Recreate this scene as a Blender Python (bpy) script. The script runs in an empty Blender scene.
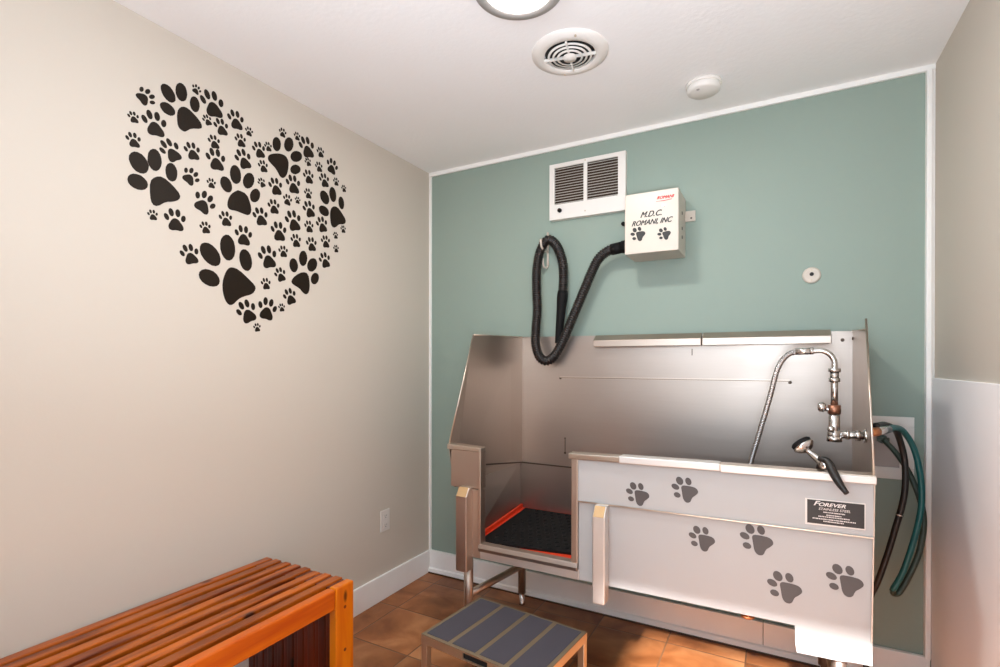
# Pet wash room: slatted bench, paw-print heart, stainless dog tub, dryer, step stool.
LAMP = 9.; LAMPW = 9.; SKY = 1.7; SKYCOL = (.70, .86, 1., 1); SUN = 14.; SUNDIR = (.0, .807, -.590); EXPO = .5
CEIL_FILL = 25.; SOFT_FILL = 8.5; FLCOL = (.72, .88, 1.04); FLPOS = (1.85, -2.4, 1.2); FLDIR = (0.0, .22, 1)
BIGP={"A":[[[-1.503,2.133],[-1.504,2.16],[-1.499,2.182],[-1.485,2.197],[-1.466,2.199],[-1.441,2.185],[-1.421,2.169],[-1.414,2.155],[-1.417,2.143],[-1.454,2.13],[-1.47,2.114],[-1.478,2.108],[-1.493,2.111],[-1.501,2.121]],[[-1.519,2.238],[-1.512,2.228],[-1.509,2.217],[-1.509,2.206],[-1.514,2.198],[-1.521,2.193],[-1.53,2.192],[-1.54,2.196],[-1.549,2.204],[-1.555,2.214],[-1.558,2.225],[-1.558,2.235],[-1.553,2.244],[-1.546,2.248],[-1.537,2.249],[-1.527,2.246]],[[-1.47,2.259],[-1.468,2.247],[-1.47,2.234],[-1.474,2.223],[-1.481,2.216],[-1.489,2.213],[-1.497,2.215],[-1.503,2.221],[-1.508,2.232],[-1.509,2.244],[-1.508,2.256],[-1.504,2.267],[-1.497,2.275],[-1.489,2.278],[-1.481,2.276],[-1.474,2.27]],[[-1.424,2.235],[-1.423,2.224],[-1.425,2.213],[-1.429,2.203],[-1.435,2.197],[-1.442,2.195],[-1.448,2.197],[-1.454,2.203],[-1.458,2.213],[-1.459,2.224],[-1.457,2.234],[-1.453,2.244],[-1.447,2.25],[-1.44,2.252],[-1.433,2.25],[-1.428,2.244]],[[-1.525,2.183],[-1.517,2.178],[-1.511,2.17],[-1.51,2.162],[-1.512,2.155],[-1.518,2.149],[-1.526,2.145],[-1.536,2.145],[-1.546,2.147],[-1.554,2.153],[-1.559,2.16],[-1.561,2.168],[-1.559,2.175],[-1.553,2.181],[-1.545,2.185],[-1.535,2.186]]],"B":[[[-1.593,1.895],[-1.576,1.916],[-1.552,1.924],[-1.517,1.903],[-1.492,1.878],[-1.496,1.859],[-1.517,1.846],[-1.542,1.839],[-1.569,1.815],[-1.586,1.818],[-1.593,1.845]],[[-1.608,1.969],[-1.6,1.958],[-1.596,1.945],[-1.598,1.932],[-1.603,1.921],[-1.612,1.914],[-1.624,1.912],[-1.636,1.915],[-1.646,1.923],[-1.653,1.935],[-1.657,1.947],[-1.656,1.96],[-1.65,1.971],[-1.641,1.978],[-1.63,1.98],[-1.618,1.977]],[[-1.556,1.984],[-1.555,1.969],[-1.558,1.955],[-1.564,1.943],[-1.572,1.936],[-1.581,1.935],[-1.589,1.939],[-1.596,1.948],[-1.6,1.961],[-1.6,1.975],[-1.598,1.989],[-1.592,2.001],[-1.584,2.008],[-1.575,2.01],[-1.567,2.006],[-1.56,1.997]],[[-1.503,1.958],[-1.503,1.946],[-1.505,1.933],[-1.51,1.923],[-1.518,1.917],[-1.525,1.916],[-1.533,1.919],[-1.539,1.927],[-1.542,1.938],[-1.543,1.951],[-1.541,1.963],[-1.536,1.973],[-1.529,1.979],[-1.521,1.981],[-1.513,1.977],[-1.507,1.969]],[[-1.62,1.905],[-1.61,1.899],[-1.602,1.891],[-1.599,1.881],[-1.601,1.871],[-1.608,1.862],[-1.618,1.857],[-1.63,1.855],[-1.642,1.857],[-1.652,1.862],[-1.659,1.87],[-1.661,1.88],[-1.659,1.89],[-1.653,1.898],[-1.644,1.904],[-1.632,1.906]]],"C":[[[-1.137,2.138],[-1.13,2.152],[-1.106,2.166],[-1.073,2.177],[-1.048,2.176],[-1.034,2.159],[-1.034,2.134],[-1.04,2.102],[-1.053,2.081],[-1.065,2.074],[-1.078,2.077],[-1.09,2.094],[-1.104,2.108],[-1.125,2.119],[-1.136,2.128]],[[-1.073,2.219],[-1.074,2.207],[-1.077,2.195],[-1.083,2.186],[-1.091,2.18],[-1.099,2.179],[-1.106,2.182],[-1.112,2.19],[-1.114,2.2],[-1.114,2.212],[-1.111,2.224],[-1.105,2.233],[-1.097,2.239],[-1.089,2.24],[-1.082,2.237],[-1.076,2.23]],[[-1.008,2.24],[-1.011,2.227],[-1.017,2.214],[-1.025,2.205],[-1.035,2.199],[-1.044,2.199],[-1.051,2.203],[-1.056,2.212],[-1.057,2.223],[-1.054,2.236],[-1.049,2.248],[-1.04,2.258],[-1.031,2.264],[-1.022,2.264],[-1.014,2.26],[-1.01,2.251]],[[-0.962,2.205],[-0.964,2.194],[-0.971,2.184],[-0.981,2.175],[-0.993,2.169],[-1.005,2.166],[-1.015,2.168],[-1.022,2.174],[-1.024,2.182],[-1.022,2.192],[-1.015,2.203],[-1.005,2.212],[-0.993,2.218],[-0.981,2.22],[-0.971,2.219],[-0.964,2.213]],[[-0.97,2.143],[-0.972,2.134],[-0.979,2.125],[-0.988,2.118],[-0.998,2.112],[-1.009,2.111],[-1.017,2.112],[-1.023,2.117],[-1.025,2.125],[-1.023,2.134],[-1.017,2.143],[-1.009,2.15],[-0.998,2.156],[-0.988,2.157],[-0.979,2.156],[-0.972,2.151]]],"D":[[[-1.314,1.909],[-1.301,1.937],[-1.279,1.956],[-1.269,1.962],[-1.233,1.957],[-1.216,1.92],[-1.212,1.892],[-1.224,1.872],[-1.251,1.873],[-1.278,1.877],[-1.306,1.874],[-1.316,1.885]],[[-1.259,2.03],[-1.258,2.016],[-1.26,2.002],[-1.266,1.991],[-1.275,1.984],[-1.284,1.982],[-1.293,1.986],[-1.3,1.995],[-1.304,2.008],[-1.305,2.022],[-1.302,2.036],[-1.297,2.047],[-1.289,2.054],[-1.279,2.056],[-1.271,2.052],[-1.263,2.043]],[[-1.2,2.017],[-1.204,2.004],[-1.211,1.992],[-1.22,1.984],[-1.23,1.979],[-1.239,1.98],[-1.246,1.986],[-1.25,1.996],[-1.25,2.008],[-1.246,2.021],[-1.239,2.033],[-1.23,2.042],[-1.22,2.046],[-1.211,2.046],[-1.204,2.04],[-1.2,2.03]],[[-1.174,1.964],[-1.177,1.953],[-1.184,1.942],[-1.193,1.935],[-1.202,1.932],[-1.21,1.933],[-1.216,1.938],[-1.219,1.947],[-1.219,1.958],[-1.215,1.97],[-1.208,1.98],[-1.2,1.987],[-1.191,1.991],[-1.183,1.99],[-1.176,1.984],[-1.173,1.975]],[[-1.301,1.983],[-1.297,1.972],[-1.296,1.96],[-1.299,1.95],[-1.305,1.942],[-1.314,1.939],[-1.324,1.94],[-1.332,1.945],[-1.34,1.954],[-1.344,1.965],[-1.344,1.976],[-1.341,1.986],[-1.335,1.994],[-1.327,1.997],[-1.317,1.997],[-1.308,1.992]]],"E":[[[-0.792,2.019],[-0.773,2.034],[-0.75,2.033],[-0.727,2.016],[-0.699,1.988],[-0.699,1.97],[-0.715,1.959],[-0.742,1.954],[-0.761,1.935],[-0.777,1.928],[-0.792,1.936],[-0.798,1.963],[-0.799,1.997]],[[-0.809,2.072],[-0.804,2.06],[-0.804,2.048],[-0.808,2.038],[-0.815,2.03],[-0.825,2.027],[-0.836,2.029],[-0.847,2.035],[-0.855,2.044],[-0.859,2.056],[-0.86,2.068],[-0.856,2.078],[-0.849,2.085],[-0.839,2.089],[-0.828,2.087],[-0.817,2.081]],[[-0.761,2.095],[-0.76,2.081],[-0.762,2.068],[-0.768,2.057],[-0.775,2.052],[-0.784,2.051],[-0.792,2.056],[-0.798,2.065],[-0.803,2.078],[-0.804,2.092],[-0.801,2.105],[-0.796,2.115],[-0.789,2.121],[-0.78,2.121],[-0.772,2.117],[-0.765,2.107]],[[-0.71,2.068],[-0.709,2.056],[-0.711,2.045],[-0.715,2.036],[-0.722,2.031],[-0.729,2.031],[-0.736,2.035],[-0.742,2.043],[-0.745,2.054],[-0.746,2.066],[-0.744,2.077],[-0.74,2.086],[-0.733,2.091],[-0.726,2.091],[-0.719,2.087],[-0.713,2.079]],[[-0.817,2.011],[-0.809,2.004],[-0.806,1.994],[-0.807,1.985],[-0.812,1.977],[-0.821,1.972],[-0.833,1.97],[-0.844,1.972],[-0.855,1.976],[-0.863,1.984],[-0.866,1.993],[-0.866,2.002],[-0.86,2.01],[-0.851,2.015],[-0.84,2.017],[-0.828,2.016]]],"F":[[[-1.297,1.653],[-1.269,1.648],[-1.23,1.621],[-1.197,1.595],[-1.193,1.579],[-1.208,1.557],[-1.251,1.542],[-1.273,1.527],[-1.293,1.505],[-1.31,1.503],[-1.324,1.518],[-1.334,1.548],[-1.336,1.586],[-1.327,1.619],[-1.314,1.644]],[[-1.359,1.709],[-1.348,1.694],[-1.343,1.677],[-1.344,1.662],[-1.35,1.651],[-1.362,1.645],[-1.377,1.645],[-1.393,1.652],[-1.407,1.663],[-1.418,1.678],[-1.423,1.694],[-1.422,1.709],[-1.416,1.72],[-1.405,1.726],[-1.39,1.727],[-1.374,1.721]],[[-1.284,1.735],[-1.283,1.716],[-1.287,1.697],[-1.296,1.683],[-1.307,1.676],[-1.319,1.676],[-1.33,1.684],[-1.339,1.698],[-1.344,1.715],[-1.345,1.735],[-1.341,1.753],[-1.333,1.766],[-1.322,1.774],[-1.31,1.775],[-1.298,1.767],[-1.289,1.754]],[[-1.212,1.7],[-1.21,1.683],[-1.212,1.667],[-1.219,1.655],[-1.228,1.648],[-1.239,1.648],[-1.25,1.654],[-1.258,1.665],[-1.264,1.681],[-1.266,1.697],[-1.264,1.713],[-1.258,1.725],[-1.249,1.732],[-1.238,1.733],[-1.227,1.727],[-1.218,1.716]],[[-1.371,1.624],[-1.358,1.615],[-1.349,1.603],[-1.346,1.591],[-1.349,1.579],[-1.358,1.57],[-1.371,1.566],[-1.387,1.566],[-1.402,1.571],[-1.415,1.579],[-1.424,1.591],[-1.427,1.603],[-1.424,1.614],[-1.415,1.623],[-1.402,1.628],[-1.387,1.628]]],"G":[[[-1.021,1.638],[-0.999,1.665],[-0.959,1.688],[-0.928,1.685],[-0.918,1.638],[-0.923,1.6],[-0.94,1.586],[-0.959,1.595],[-0.977,1.612],[-1.013,1.624]],[[-0.985,1.715],[-0.984,1.703],[-0.988,1.692],[-0.994,1.683],[-1.002,1.678],[-1.011,1.678],[-1.019,1.683],[-1.025,1.691],[-1.029,1.702],[-1.029,1.714],[-1.026,1.726],[-1.02,1.734],[-1.012,1.739],[-1.003,1.739],[-0.995,1.735],[-0.989,1.726]],[[-0.933,1.753],[-0.935,1.739],[-0.94,1.727],[-0.947,1.718],[-0.956,1.714],[-0.965,1.715],[-0.972,1.721],[-0.977,1.731],[-0.979,1.744],[-0.977,1.758],[-0.972,1.77],[-0.965,1.779],[-0.956,1.783],[-0.947,1.783],[-0.94,1.776],[-0.935,1.766]],[[-0.878,1.727],[-0.884,1.714],[-0.894,1.704],[-0.905,1.697],[-0.916,1.696],[-0.925,1.699],[-0.931,1.706],[-0.934,1.717],[-0.932,1.729],[-0.926,1.741],[-0.917,1.752],[-0.906,1.758],[-0.895,1.76],[-0.886,1.758],[-0.879,1.75],[-0.876,1.739]],[[-0.867,1.668],[-0.871,1.657],[-0.878,1.648],[-0.886,1.642],[-0.896,1.64],[-0.904,1.642],[-0.91,1.648],[-0.913,1.657],[-0.912,1.667],[-0.908,1.678],[-0.901,1.687],[-0.893,1.693],[-0.884,1.695],[-0.875,1.693],[-0.869,1.687],[-0.866,1.678]]]}
SMALLP=[[-1.605,2.176,0.061,41],[-1.578,2.097,0.085,-9],[-1.435,2.281,0.036,18],[-1.374,2.256,0.098,-14],[-1.643,2.091,0.037,-15],[-1.643,2.016,0.049,-12],[-1.526,2.025,0.077,-36],[-1.45,2.05,0.063,-15],[-1.395,2.186,0.039,-28],[-1.34,2.183,0.063,-15],[-1.368,2.115,0.051,-14],[-1.361,2.051,0.082,-10],[-1.455,1.956,0.064,30],[-1.379,1.955,0.038,-5],[-1.405,1.876,0.085,24],[-1.28,2.235,0.074,-10],[-1.223,2.212,0.037,0],[-1.26,2.162,0.052,-14],[-1.248,2.093,0.077,-24],[-1.178,2.155,0.065,-18],[-1.135,2.184,0.039,-14],[-1.159,2.094,0.05,-15],[-1.166,2.024,0.039,-32],[-1.064,2.271,0.04,0],[-0.989,2.285,0.037,-8],[-0.935,2.257,0.093,-18],[-0.929,2.192,0.038,-25],[-0.857,2.262,0.047,-12],[-0.866,2.191,0.047,-14],[-0.786,2.221,0.074,10],[-0.834,2.139,0.065,-15],[-0.761,2.155,0.039,-10],[-0.711,2.137,0.035,-15],[-1.099,2.029,0.073,-14],[-1.009,2.066,0.081,-10],[-0.926,2.126,0.063,-12],[-0.928,2.049,0.047,-10],[-0.986,2.002,0.032,0],[-1.039,1.989,0.049,4],[-1.108,1.941,0.062,-10],[-0.922,1.98,0.075,-20],[-1.584,1.783,0.036,-10],[-1.51,1.785,0.079,-6],[-1.402,1.783,0.045,-12],[-1.459,1.673,0.073,-18],[-1.322,1.836,0.058,-10],[-1.247,1.788,0.08,-3],[-1.171,1.883,0.075,-14],[-1.083,1.842,0.083,-8],[-1.009,1.906,0.09,-18],[-0.923,1.9,0.055,-10],[-0.848,1.928,0.073,-18],[-0.764,1.895,0.034,-10],[-0.715,1.936,0.037,-10],[-0.761,1.831,0.037,-10],[-0.995,1.821,0.059,-10],[-0.909,1.823,0.065,-10],[-0.826,1.852,0.059,-10],[-0.831,1.764,0.073,-20],[-1.137,1.723,0.095,-16],[-1.061,1.76,0.051,-8],[-1.076,1.658,0.061,-22],[-1.146,1.609,0.049,-10],[-1.027,1.57,0.072,-22],[-1.069,1.517,0.036,-10],[-1.233,1.486,0.093,-25],[-1.139,1.505,0.095,10],[-1.187,1.424,0.036,-10]]
import bpy, bmesh, math, random
from mathutils import Vector, Matrix
random.seed(7)
C = bpy.context.scene.collection
PI = math.pi
H = 2.44      # ceiling height
W = 2.413     # room width
YR = -2.95    # rear wall

# ---------------------------------------------------------------- materials
def nodes_of(name):
    m = bpy.data.materials.new(name); m.use_nodes = True
    nt = m.node_tree; b = nt.nodes['Principled BSDF']
    return m, nt, b
def mat(name, col, rough=.5, metal=0., bump=0., bscale=40., var=0., vscale=8., spec=.5, coat=0.):
    m, nt, b = nodes_of(name)
    b.inputs['Roughness'].default_value = rough
    b.inputs['Metallic'].default_value = metal
    b.inputs['Specular IOR Level'].default_value = spec
    b.inputs['Coat Weight'].default_value = coat
    tc = nt.nodes.new('ShaderNodeTexCoord')
    n = nt.nodes.new('ShaderNodeTexNoise'); n.inputs['Scale'].default_value = vscale; n.inputs['Detail'].default_value = 4
    nt.links.new(tc.outputs['Object'], n.inputs['Vector'])
    mx = nt.nodes.new('ShaderNodeMix'); mx.data_type = 'RGBA'
    mx.inputs['A'].default_value = tuple(c*(1-var) for c in col)+(1,)
    mx.inputs['B'].default_value = tuple(min(1, c*(1+var)) for c in col)+(1,)
    nt.links.new(n.outputs['Fac'], mx.inputs['Factor'])
    nt.links.new(mx.outputs['Result'], b.inputs['Base Color'])
    if bump:
        n2 = nt.nodes.new('ShaderNodeTexNoise'); n2.inputs['Scale'].default_value = bscale; n2.inputs['Detail'].default_value = 5
        nt.links.new(tc.outputs['Object'], n2.inputs['Vector'])
        bp = nt.nodes.new('ShaderNodeBump'); bp.inputs['Strength'].default_value = bump; bp.inputs['Distance'].default_value = .004
        nt.links.new(n2.outputs['Fac'], bp.inputs['Height']); nt.links.new(bp.outputs['Normal'], b.inputs['Normal'])
    return m
def steel(name, col, rough, stretch=(2, 60, 60), anis=.0, rvar=.12):
    """brushed stainless steel: fine streaks in roughness and bump"""
    m, nt, b = nodes_of(name)
    b.inputs['Metallic'].default_value = 1.
    tc = nt.nodes.new('ShaderNodeTexCoord'); mp = nt.nodes.new('ShaderNodeMapping'); mp.inputs['Scale'].default_value = stretch
    nt.links.new(tc.outputs['Object'], mp.inputs['Vector'])
    n = nt.nodes.new('ShaderNodeTexNoise'); n.inputs['Scale'].default_value = 4; n.inputs['Detail'].default_value = 6
    nt.links.new(mp.outputs['Vector'], n.inputs['Vector'])
    n3 = nt.nodes.new('ShaderNodeTexNoise'); n3.inputs['Scale'].default_value = 2.2; n3.inputs['Detail'].default_value = 3
    nt.links.new(tc.outputs['Object'], n3.inputs['Vector'])
    ad = nt.nodes.new('ShaderNodeMath'); ad.operation = 'ADD'
    nt.links.new(n.outputs['Fac'], ad.inputs[0]); nt.links.new(n3.outputs['Fac'], ad.inputs[1])
    mr = nt.nodes.new('ShaderNodeMapRange'); mr.inputs['From Min'].default_value = .6; mr.inputs['From Max'].default_value = 1.4
    mr.inputs['To Min'].default_value = rough-rvar/2; mr.inputs['To Max'].default_value = rough+rvar/2
    nt.links.new(ad.outputs[0], mr.inputs['Value']); nt.links.new(mr.outputs['Result'], b.inputs['Roughness'])
    mx = nt.nodes.new('ShaderNodeMix'); mx.data_type = 'RGBA'
    mx.inputs['A'].default_value = tuple(c*.95 for c in col)+(1,); mx.inputs['B'].default_value = tuple(min(1, c*1.05) for c in col)+(1,)
    nt.links.new(n.outputs['Fac'], mx.inputs['Factor']); nt.links.new(mx.outputs['Result'], b.inputs['Base Color'])
    bp = nt.nodes.new('ShaderNodeBump'); bp.inputs['Strength'].default_value = .06; bp.inputs['Distance'].default_value = .001
    nt.links.new(n.outputs['Fac'], bp.inputs['Height']); nt.links.new(bp.outputs['Normal'], b.inputs['Normal'])
    return m
def s(r, g, b):   # sRGB 0..255 -> linear
    return tuple((c/255/12.92) if c/255 <= .04045 else ((c/255+.055)/1.055)**2.4 for c in (r, g, b))

M = {}
M['wall'] = mat('beige wall paint', s(204, 194, 181), .75, bump=.05, bscale=120, var=.015, vscale=2)
M['teal'] = mat('sage teal wall paint', s(144, 160, 149), .6, bump=.05, bscale=120, var=.03, vscale=3)
M['wainscot'] = mat('wainscot board', s(248, 246, 246), .85, bump=.03, bscale=60, var=.015)
M['ceil'] = mat('textured ceiling paint', s(242, 241, 240), .85, bump=.22, bscale=55, var=.01)
M['trim'] = mat('white trim paint', s(244, 242, 238), .4, var=.015, vscale=20)
M['basebd'] = mat('scuffed baseboard paint', s(244, 242, 239), .45, var=.04, vscale=9)
M['shoe'] = mat('dark shoe gap', s(86, 62, 48), .8, var=.2, vscale=30)
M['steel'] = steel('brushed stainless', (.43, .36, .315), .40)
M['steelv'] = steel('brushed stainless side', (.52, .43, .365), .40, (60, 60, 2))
M['steelw'] = steel('pale reflection stainless', (.74, .71, .68), .5)  # paler copy of the steel, bright reflections put into its colour
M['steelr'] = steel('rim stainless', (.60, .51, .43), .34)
M['apron'] = mat('apron steel painted reflection', s(187, 188, 188), .45, metal=.1, var=.015, vscale=3)  # steel apron; its bright reflection is painted as a pale low-metal colour
M['hose_steel'] = steel('braided steel hose', (.40, .38, .37), .28, (20, 20, 20), rvar=.05)
M['chrome'] = steel('chrome', (.58, .56, .54), .18, (20, 20, 20), rvar=.05)
M['brass'] = mat('tarnished union', s(150, 104, 82), .35, metal=.8, var=.1)
M['copper'] = mat('copper fitting', s(196, 128, 84), .35, metal=.8, var=.1)
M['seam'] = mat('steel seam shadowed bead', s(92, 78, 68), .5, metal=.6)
M['black'] = mat('black vinyl', s(30, 20, 10), .5, spec=.2, var=.1, vscale=200, bump=.15, bscale=500)
M['grey_vinyl'] = mat('charcoal vinyl', s(82, 78, 78), .45, var=.05, vscale=60)
M['rubber'] = mat('black rubber', s(18, 16, 16), .7, var=.15, vscale=30, spec=.2)
M['hose'] = mat('ribbed black hose', s(26, 19, 16), .45, var=.1, vscale=30)
M['teal_hose'] = mat('dark teal hose', s(22, 92, 92), .35, var=.1, vscale=20)
M['green_hose'] = mat('dark green hose', s(50, 66, 56), .4, var=.1, vscale=20)
M['red'] = mat('red mat', s(226, 62, 26), .45, var=.12, vscale=25)
M['white_enamel'] = mat('white enamel', s(206, 195, 182), .35, var=.01)
M['white_plastic'] = mat('white plastic', s(232, 228, 222), .4, var=.01)
M['outlet'] = mat('outlet plastic', s(222, 216, 210), .35, var=.01)
M['recess'] = mat('recess grey plastic', s(176, 166, 160), .5, var=.03)
M['dark'] = mat('dark interior', s(30, 27, 25), .7)
M['heater'] = mat('heater interior', s(78, 62, 50), .6, metal=.3, var=.35, vscale=14)
M['redprint'] = mat('red print', s(205, 50, 48), .5)
M['blackprint'] = mat('black print', s(26, 20, 18), .5)
M['whiteprint'] = mat('white print', s(236, 230, 226), .5)
M['plate'] = mat('black plate', s(42, 36, 35), .4, var=.1)
M['grip'] = mat('grey grip tape', s(72, 68, 76), .8, bump=.6, bscale=700, var=.10, vscale=14)
M['alu_top'] = mat('dull aluminium tread', s(140, 122, 98), .5, metal=.5, var=.08, vscale=20)
M['alu'] = mat('aluminium', s(205, 190, 168), .32, metal=.85, var=.08, vscale=20)
M['ring'] = mat('satin nickel ring', s(172, 168, 164), .45, metal=.2)
M['slot'] = mat('deep slot', s(10, 8, 7), .8)

def wood(name, base, dark, stretch, rough=.32):
    m, nt, b = nodes_of(name)
    tc = nt.nodes.new('ShaderNodeTexCoord'); mp = nt.nodes.new('ShaderNodeMapping'); mp.inputs['Scale'].default_value = stretch
    oi = nt.nodes.new('ShaderNodeObjectInfo')
    vm = nt.nodes.new('ShaderNodeVectorMath'); vm.operation = 'ADD'
    sc = nt.nodes.new('ShaderNodeVectorMath'); sc.operation = 'SCALE'; sc.inputs['Scale'].default_value = 13.
    cb = nt.nodes.new('ShaderNodeCombineXYZ')
    for k in range(3): nt.links.new(oi.outputs['Random'], cb.inputs[k])
    nt.links.new(cb.outputs[0], sc.inputs[0])
    nt.links.new(tc.outputs['Object'], vm.inputs[0]); nt.links.new(sc.outputs[0], vm.inputs[1])
    nt.links.new(vm.outputs[0], mp.inputs['Vector'])
    n = nt.nodes.new('ShaderNodeTexNoise'); n.inputs['Scale'].default_value = 1.6; n.inputs['Detail'].default_value = 7; n.inputs['Distortion'].default_value = .8
    nt.links.new(mp.outputs['Vector'], n.inputs['Vector'])
    cr = nt.nodes.new('ShaderNodeValToRGB'); cr.color_ramp.elements[0].position = .34; cr.color_ramp.elements[0].color = dark+(1,)
    cr.color_ramp.elements[1].position = .62; cr.color_ramp.elements[1].color = base+(1,)
    nt.links.new(n.outputs['Fac'], cr.inputs['Fac'])
    # knots
    v = nt.nodes.new('ShaderNodeTexVoronoi'); v.inputs['Scale'].default_value = 1.
    mp2 = nt.nodes.new('ShaderNodeMapping'); mp2.inputs['Scale'].default_value = tuple(5. if q < 5 else 12. for q in stretch)
    nt.links.new(vm.outputs[0], mp2.inputs['Vector']); nt.links.new(mp2.outputs[0], v.inputs['Vector'])
    kr = nt.nodes.new('ShaderNodeMapRange'); kr.inputs['From Min'].default_value = .07; kr.inputs['From Max'].default_value = .14
    nt.links.new(v.outputs['Distance'], kr.inputs['Value'])
    mx = nt.nodes.new('ShaderNodeMix'); mx.data_type = 'RGBA'
    mx.inputs['A'].default_value = tuple(c*.25 for c in dark)+(1,)
    nt.links.new(kr.outputs[0], mx.inputs['Factor']); nt.links.new(cr.outputs['Color'], mx.inputs['B'])
    # each board its own depth of stain
    hv = nt.nodes.new('ShaderNodeHueSaturation'); nt.links.new(mx.outputs['Result'], hv.inputs['Color'])
    vr = nt.nodes.new('ShaderNodeMapRange'); vr.inputs['To Min'].default_value = .78; vr.inputs['To Max'].default_value = 1.18
    nt.links.new(oi.outputs['Random'], vr.inputs['Value']); nt.links.new(vr.outputs[0], hv.inputs['Value'])
    nt.links.new(hv.outputs['Color'], b.inputs['Base Color'])
    b.inputs['Roughness'].default_value = rough; b.inputs['Coat Weight'].default_value = .15; b.inputs['Coat Roughness'].default_value = .25
    bp = nt.nodes.new('ShaderNodeBump'); bp.inputs['Strength'].default_value = .12; bp.inputs['Distance'].default_value = .002
    nt.links.new(n.outputs['Fac'], bp.inputs['Height']); nt.links.new(bp.outputs['Normal'], b.inputs['Normal'])
    return m
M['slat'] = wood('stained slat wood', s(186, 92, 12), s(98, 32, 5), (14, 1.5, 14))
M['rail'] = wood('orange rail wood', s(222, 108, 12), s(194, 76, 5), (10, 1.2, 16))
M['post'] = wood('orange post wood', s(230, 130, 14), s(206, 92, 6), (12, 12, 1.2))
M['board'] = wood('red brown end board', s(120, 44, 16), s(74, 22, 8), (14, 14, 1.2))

def floor_mat():
    m, nt, b = nodes_of('terracotta tiles')
    L = nt.links; N = nt.nodes.new
    tc = N('ShaderNodeTexCoord'); sx = N('ShaderNodeSeparateXYZ'); L.new(tc.outputs['Object'], sx.inputs[0])
    def grid(out, off):
        a = N('ShaderNodeMath'); a.operation = 'ADD'; a.inputs[1].default_value = off; L.new(out, a.inputs[0])
        d = N('ShaderNodeMath'); d.operation = 'DIVIDE'; d.inputs[1].default_value = .325; L.new(a.outputs[0], d.inputs[0])
        f = N('ShaderNodeMath'); f.operation = 'FRACT'; L.new(d.outputs[0], f.inputs[0])
        fl = N('ShaderNodeMath'); fl.operation = 'FLOOR'; L.new(d.outputs[0], fl.inputs[0])
        g = N('ShaderNodeMath'); g.operation = 'SUBTRACT'; g.inputs[1].default_value = .5; L.new(f.outputs[0], g.inputs[0])
        h = N('ShaderNodeMath'); h.operation = 'ABSOLUTE'; L.new(g.outputs[0], h.inputs[0])
        return h.outputs[0], fl.outputs[0]
    hx, fx = grid(sx.outputs[0], 10-.135-.25); hy, fy = grid(sx.outputs[1], 10+.115+.1)
    mxn = N('ShaderNodeMath'); mxn.operation = 'MAXIMUM'; L.new(hx, mxn.inputs[0]); L.new(hy, mxn.inputs[1])
    gr = N('ShaderNodeMapRange'); gr.inputs['From Min'].default_value = .486; gr.inputs['From Max'].default_value = .494; L.new(mxn.outputs[0], gr.inputs['Value'])
    cb = N('ShaderNodeCombineXYZ'); L.new(fx, cb.inputs[0]); L.new(fy, cb.inputs[1])
    wn = N('ShaderNodeTexWhiteNoise'); wn.noise_dimensions = '3D'; L.new(cb.outputs[0], wn.inputs['Vector'])
    of = N('ShaderNodeVectorMath'); of.operation = 'MULTIPLY_ADD'; of.inputs[1].default_value = (9, 9, 9)
    L.new(wn.outputs['Color'], of.inputs[0]); L.new(tc.outputs['Object'], of.inputs[2])
    n = N('ShaderNodeTexNoise'); n.inputs['Scale'].default_value = 5; n.inputs['Detail'].default_value = 6; n.inputs['Distortion'].default_value = .6
    L.new(of.outputs[0], n.inputs['Vector'])
    cr = N('ShaderNodeValToRGB'); e = cr.color_ramp.elements
    e[0].position = .32; e[0].color = s(124, 70, 34)+(1,); e[1].position = .7; e[1].color = s(186, 126, 80)+(1,)
    k = e.new(.5); k.color = s(156, 96, 54)+(1,)
    L.new(n.outputs['Fac'], cr.inputs['Fac'])
    hv = N('ShaderNodeHueSaturation'); L.new(cr.outputs['Color'], hv.inputs['Color'])
    vr = N('ShaderNodeMapRange'); vr.inputs['To Min'].default_value = .85; vr.inputs['To Max'].default_value = 1.12; L.new(wn.outputs['Value'], vr.inputs['Value']); L.new(vr.outputs[0], hv.inputs['Value'])
    mx = N('ShaderNodeMix'); mx.data_type = 'RGBA'; L.new(gr.outputs[0], mx.inputs['Factor']); L.new(hv.outputs[0], mx.inputs['A']); mx.inputs['B'].default_value = s(112, 76, 50)+(1,)
    L.new(mx.outputs['Result'], b.inputs['Base Color'])
    b.inputs['Roughness'].default_value = .42
    bp = N('ShaderNodeBump'); bp.inputs['Strength'].default_value = .5; bp.inputs['Distance'].default_value = .003; bp.invert = True
    L.new(gr.outputs[0], bp.inputs['Height']); L.new(bp.outputs['Normal'], b.inputs['Normal'])
    return m
M['floor'] = floor_mat()
def emis(name, col, st):
    m, nt, b = nodes_of(name); b.inputs['Base Color'].default_value = (.9, .9, .9, 1)
    b.inputs['Emission Color'].default_value = col+(1,); b.inputs['Emission Strength'].default_value = st
    return m
M['ground'] = mat('concrete paving', s(176, 168, 158), .8, var=.05)
M['cap'] = mat('tan tube end reflection', s(196, 162, 118), .4, metal=.4, var=.1, vscale=40)  # tan reflection of the open tube ends, painted as a colour
M['lamp'] = emis('lamp diffuser', (1., .96, .9), LAMP)

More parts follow.
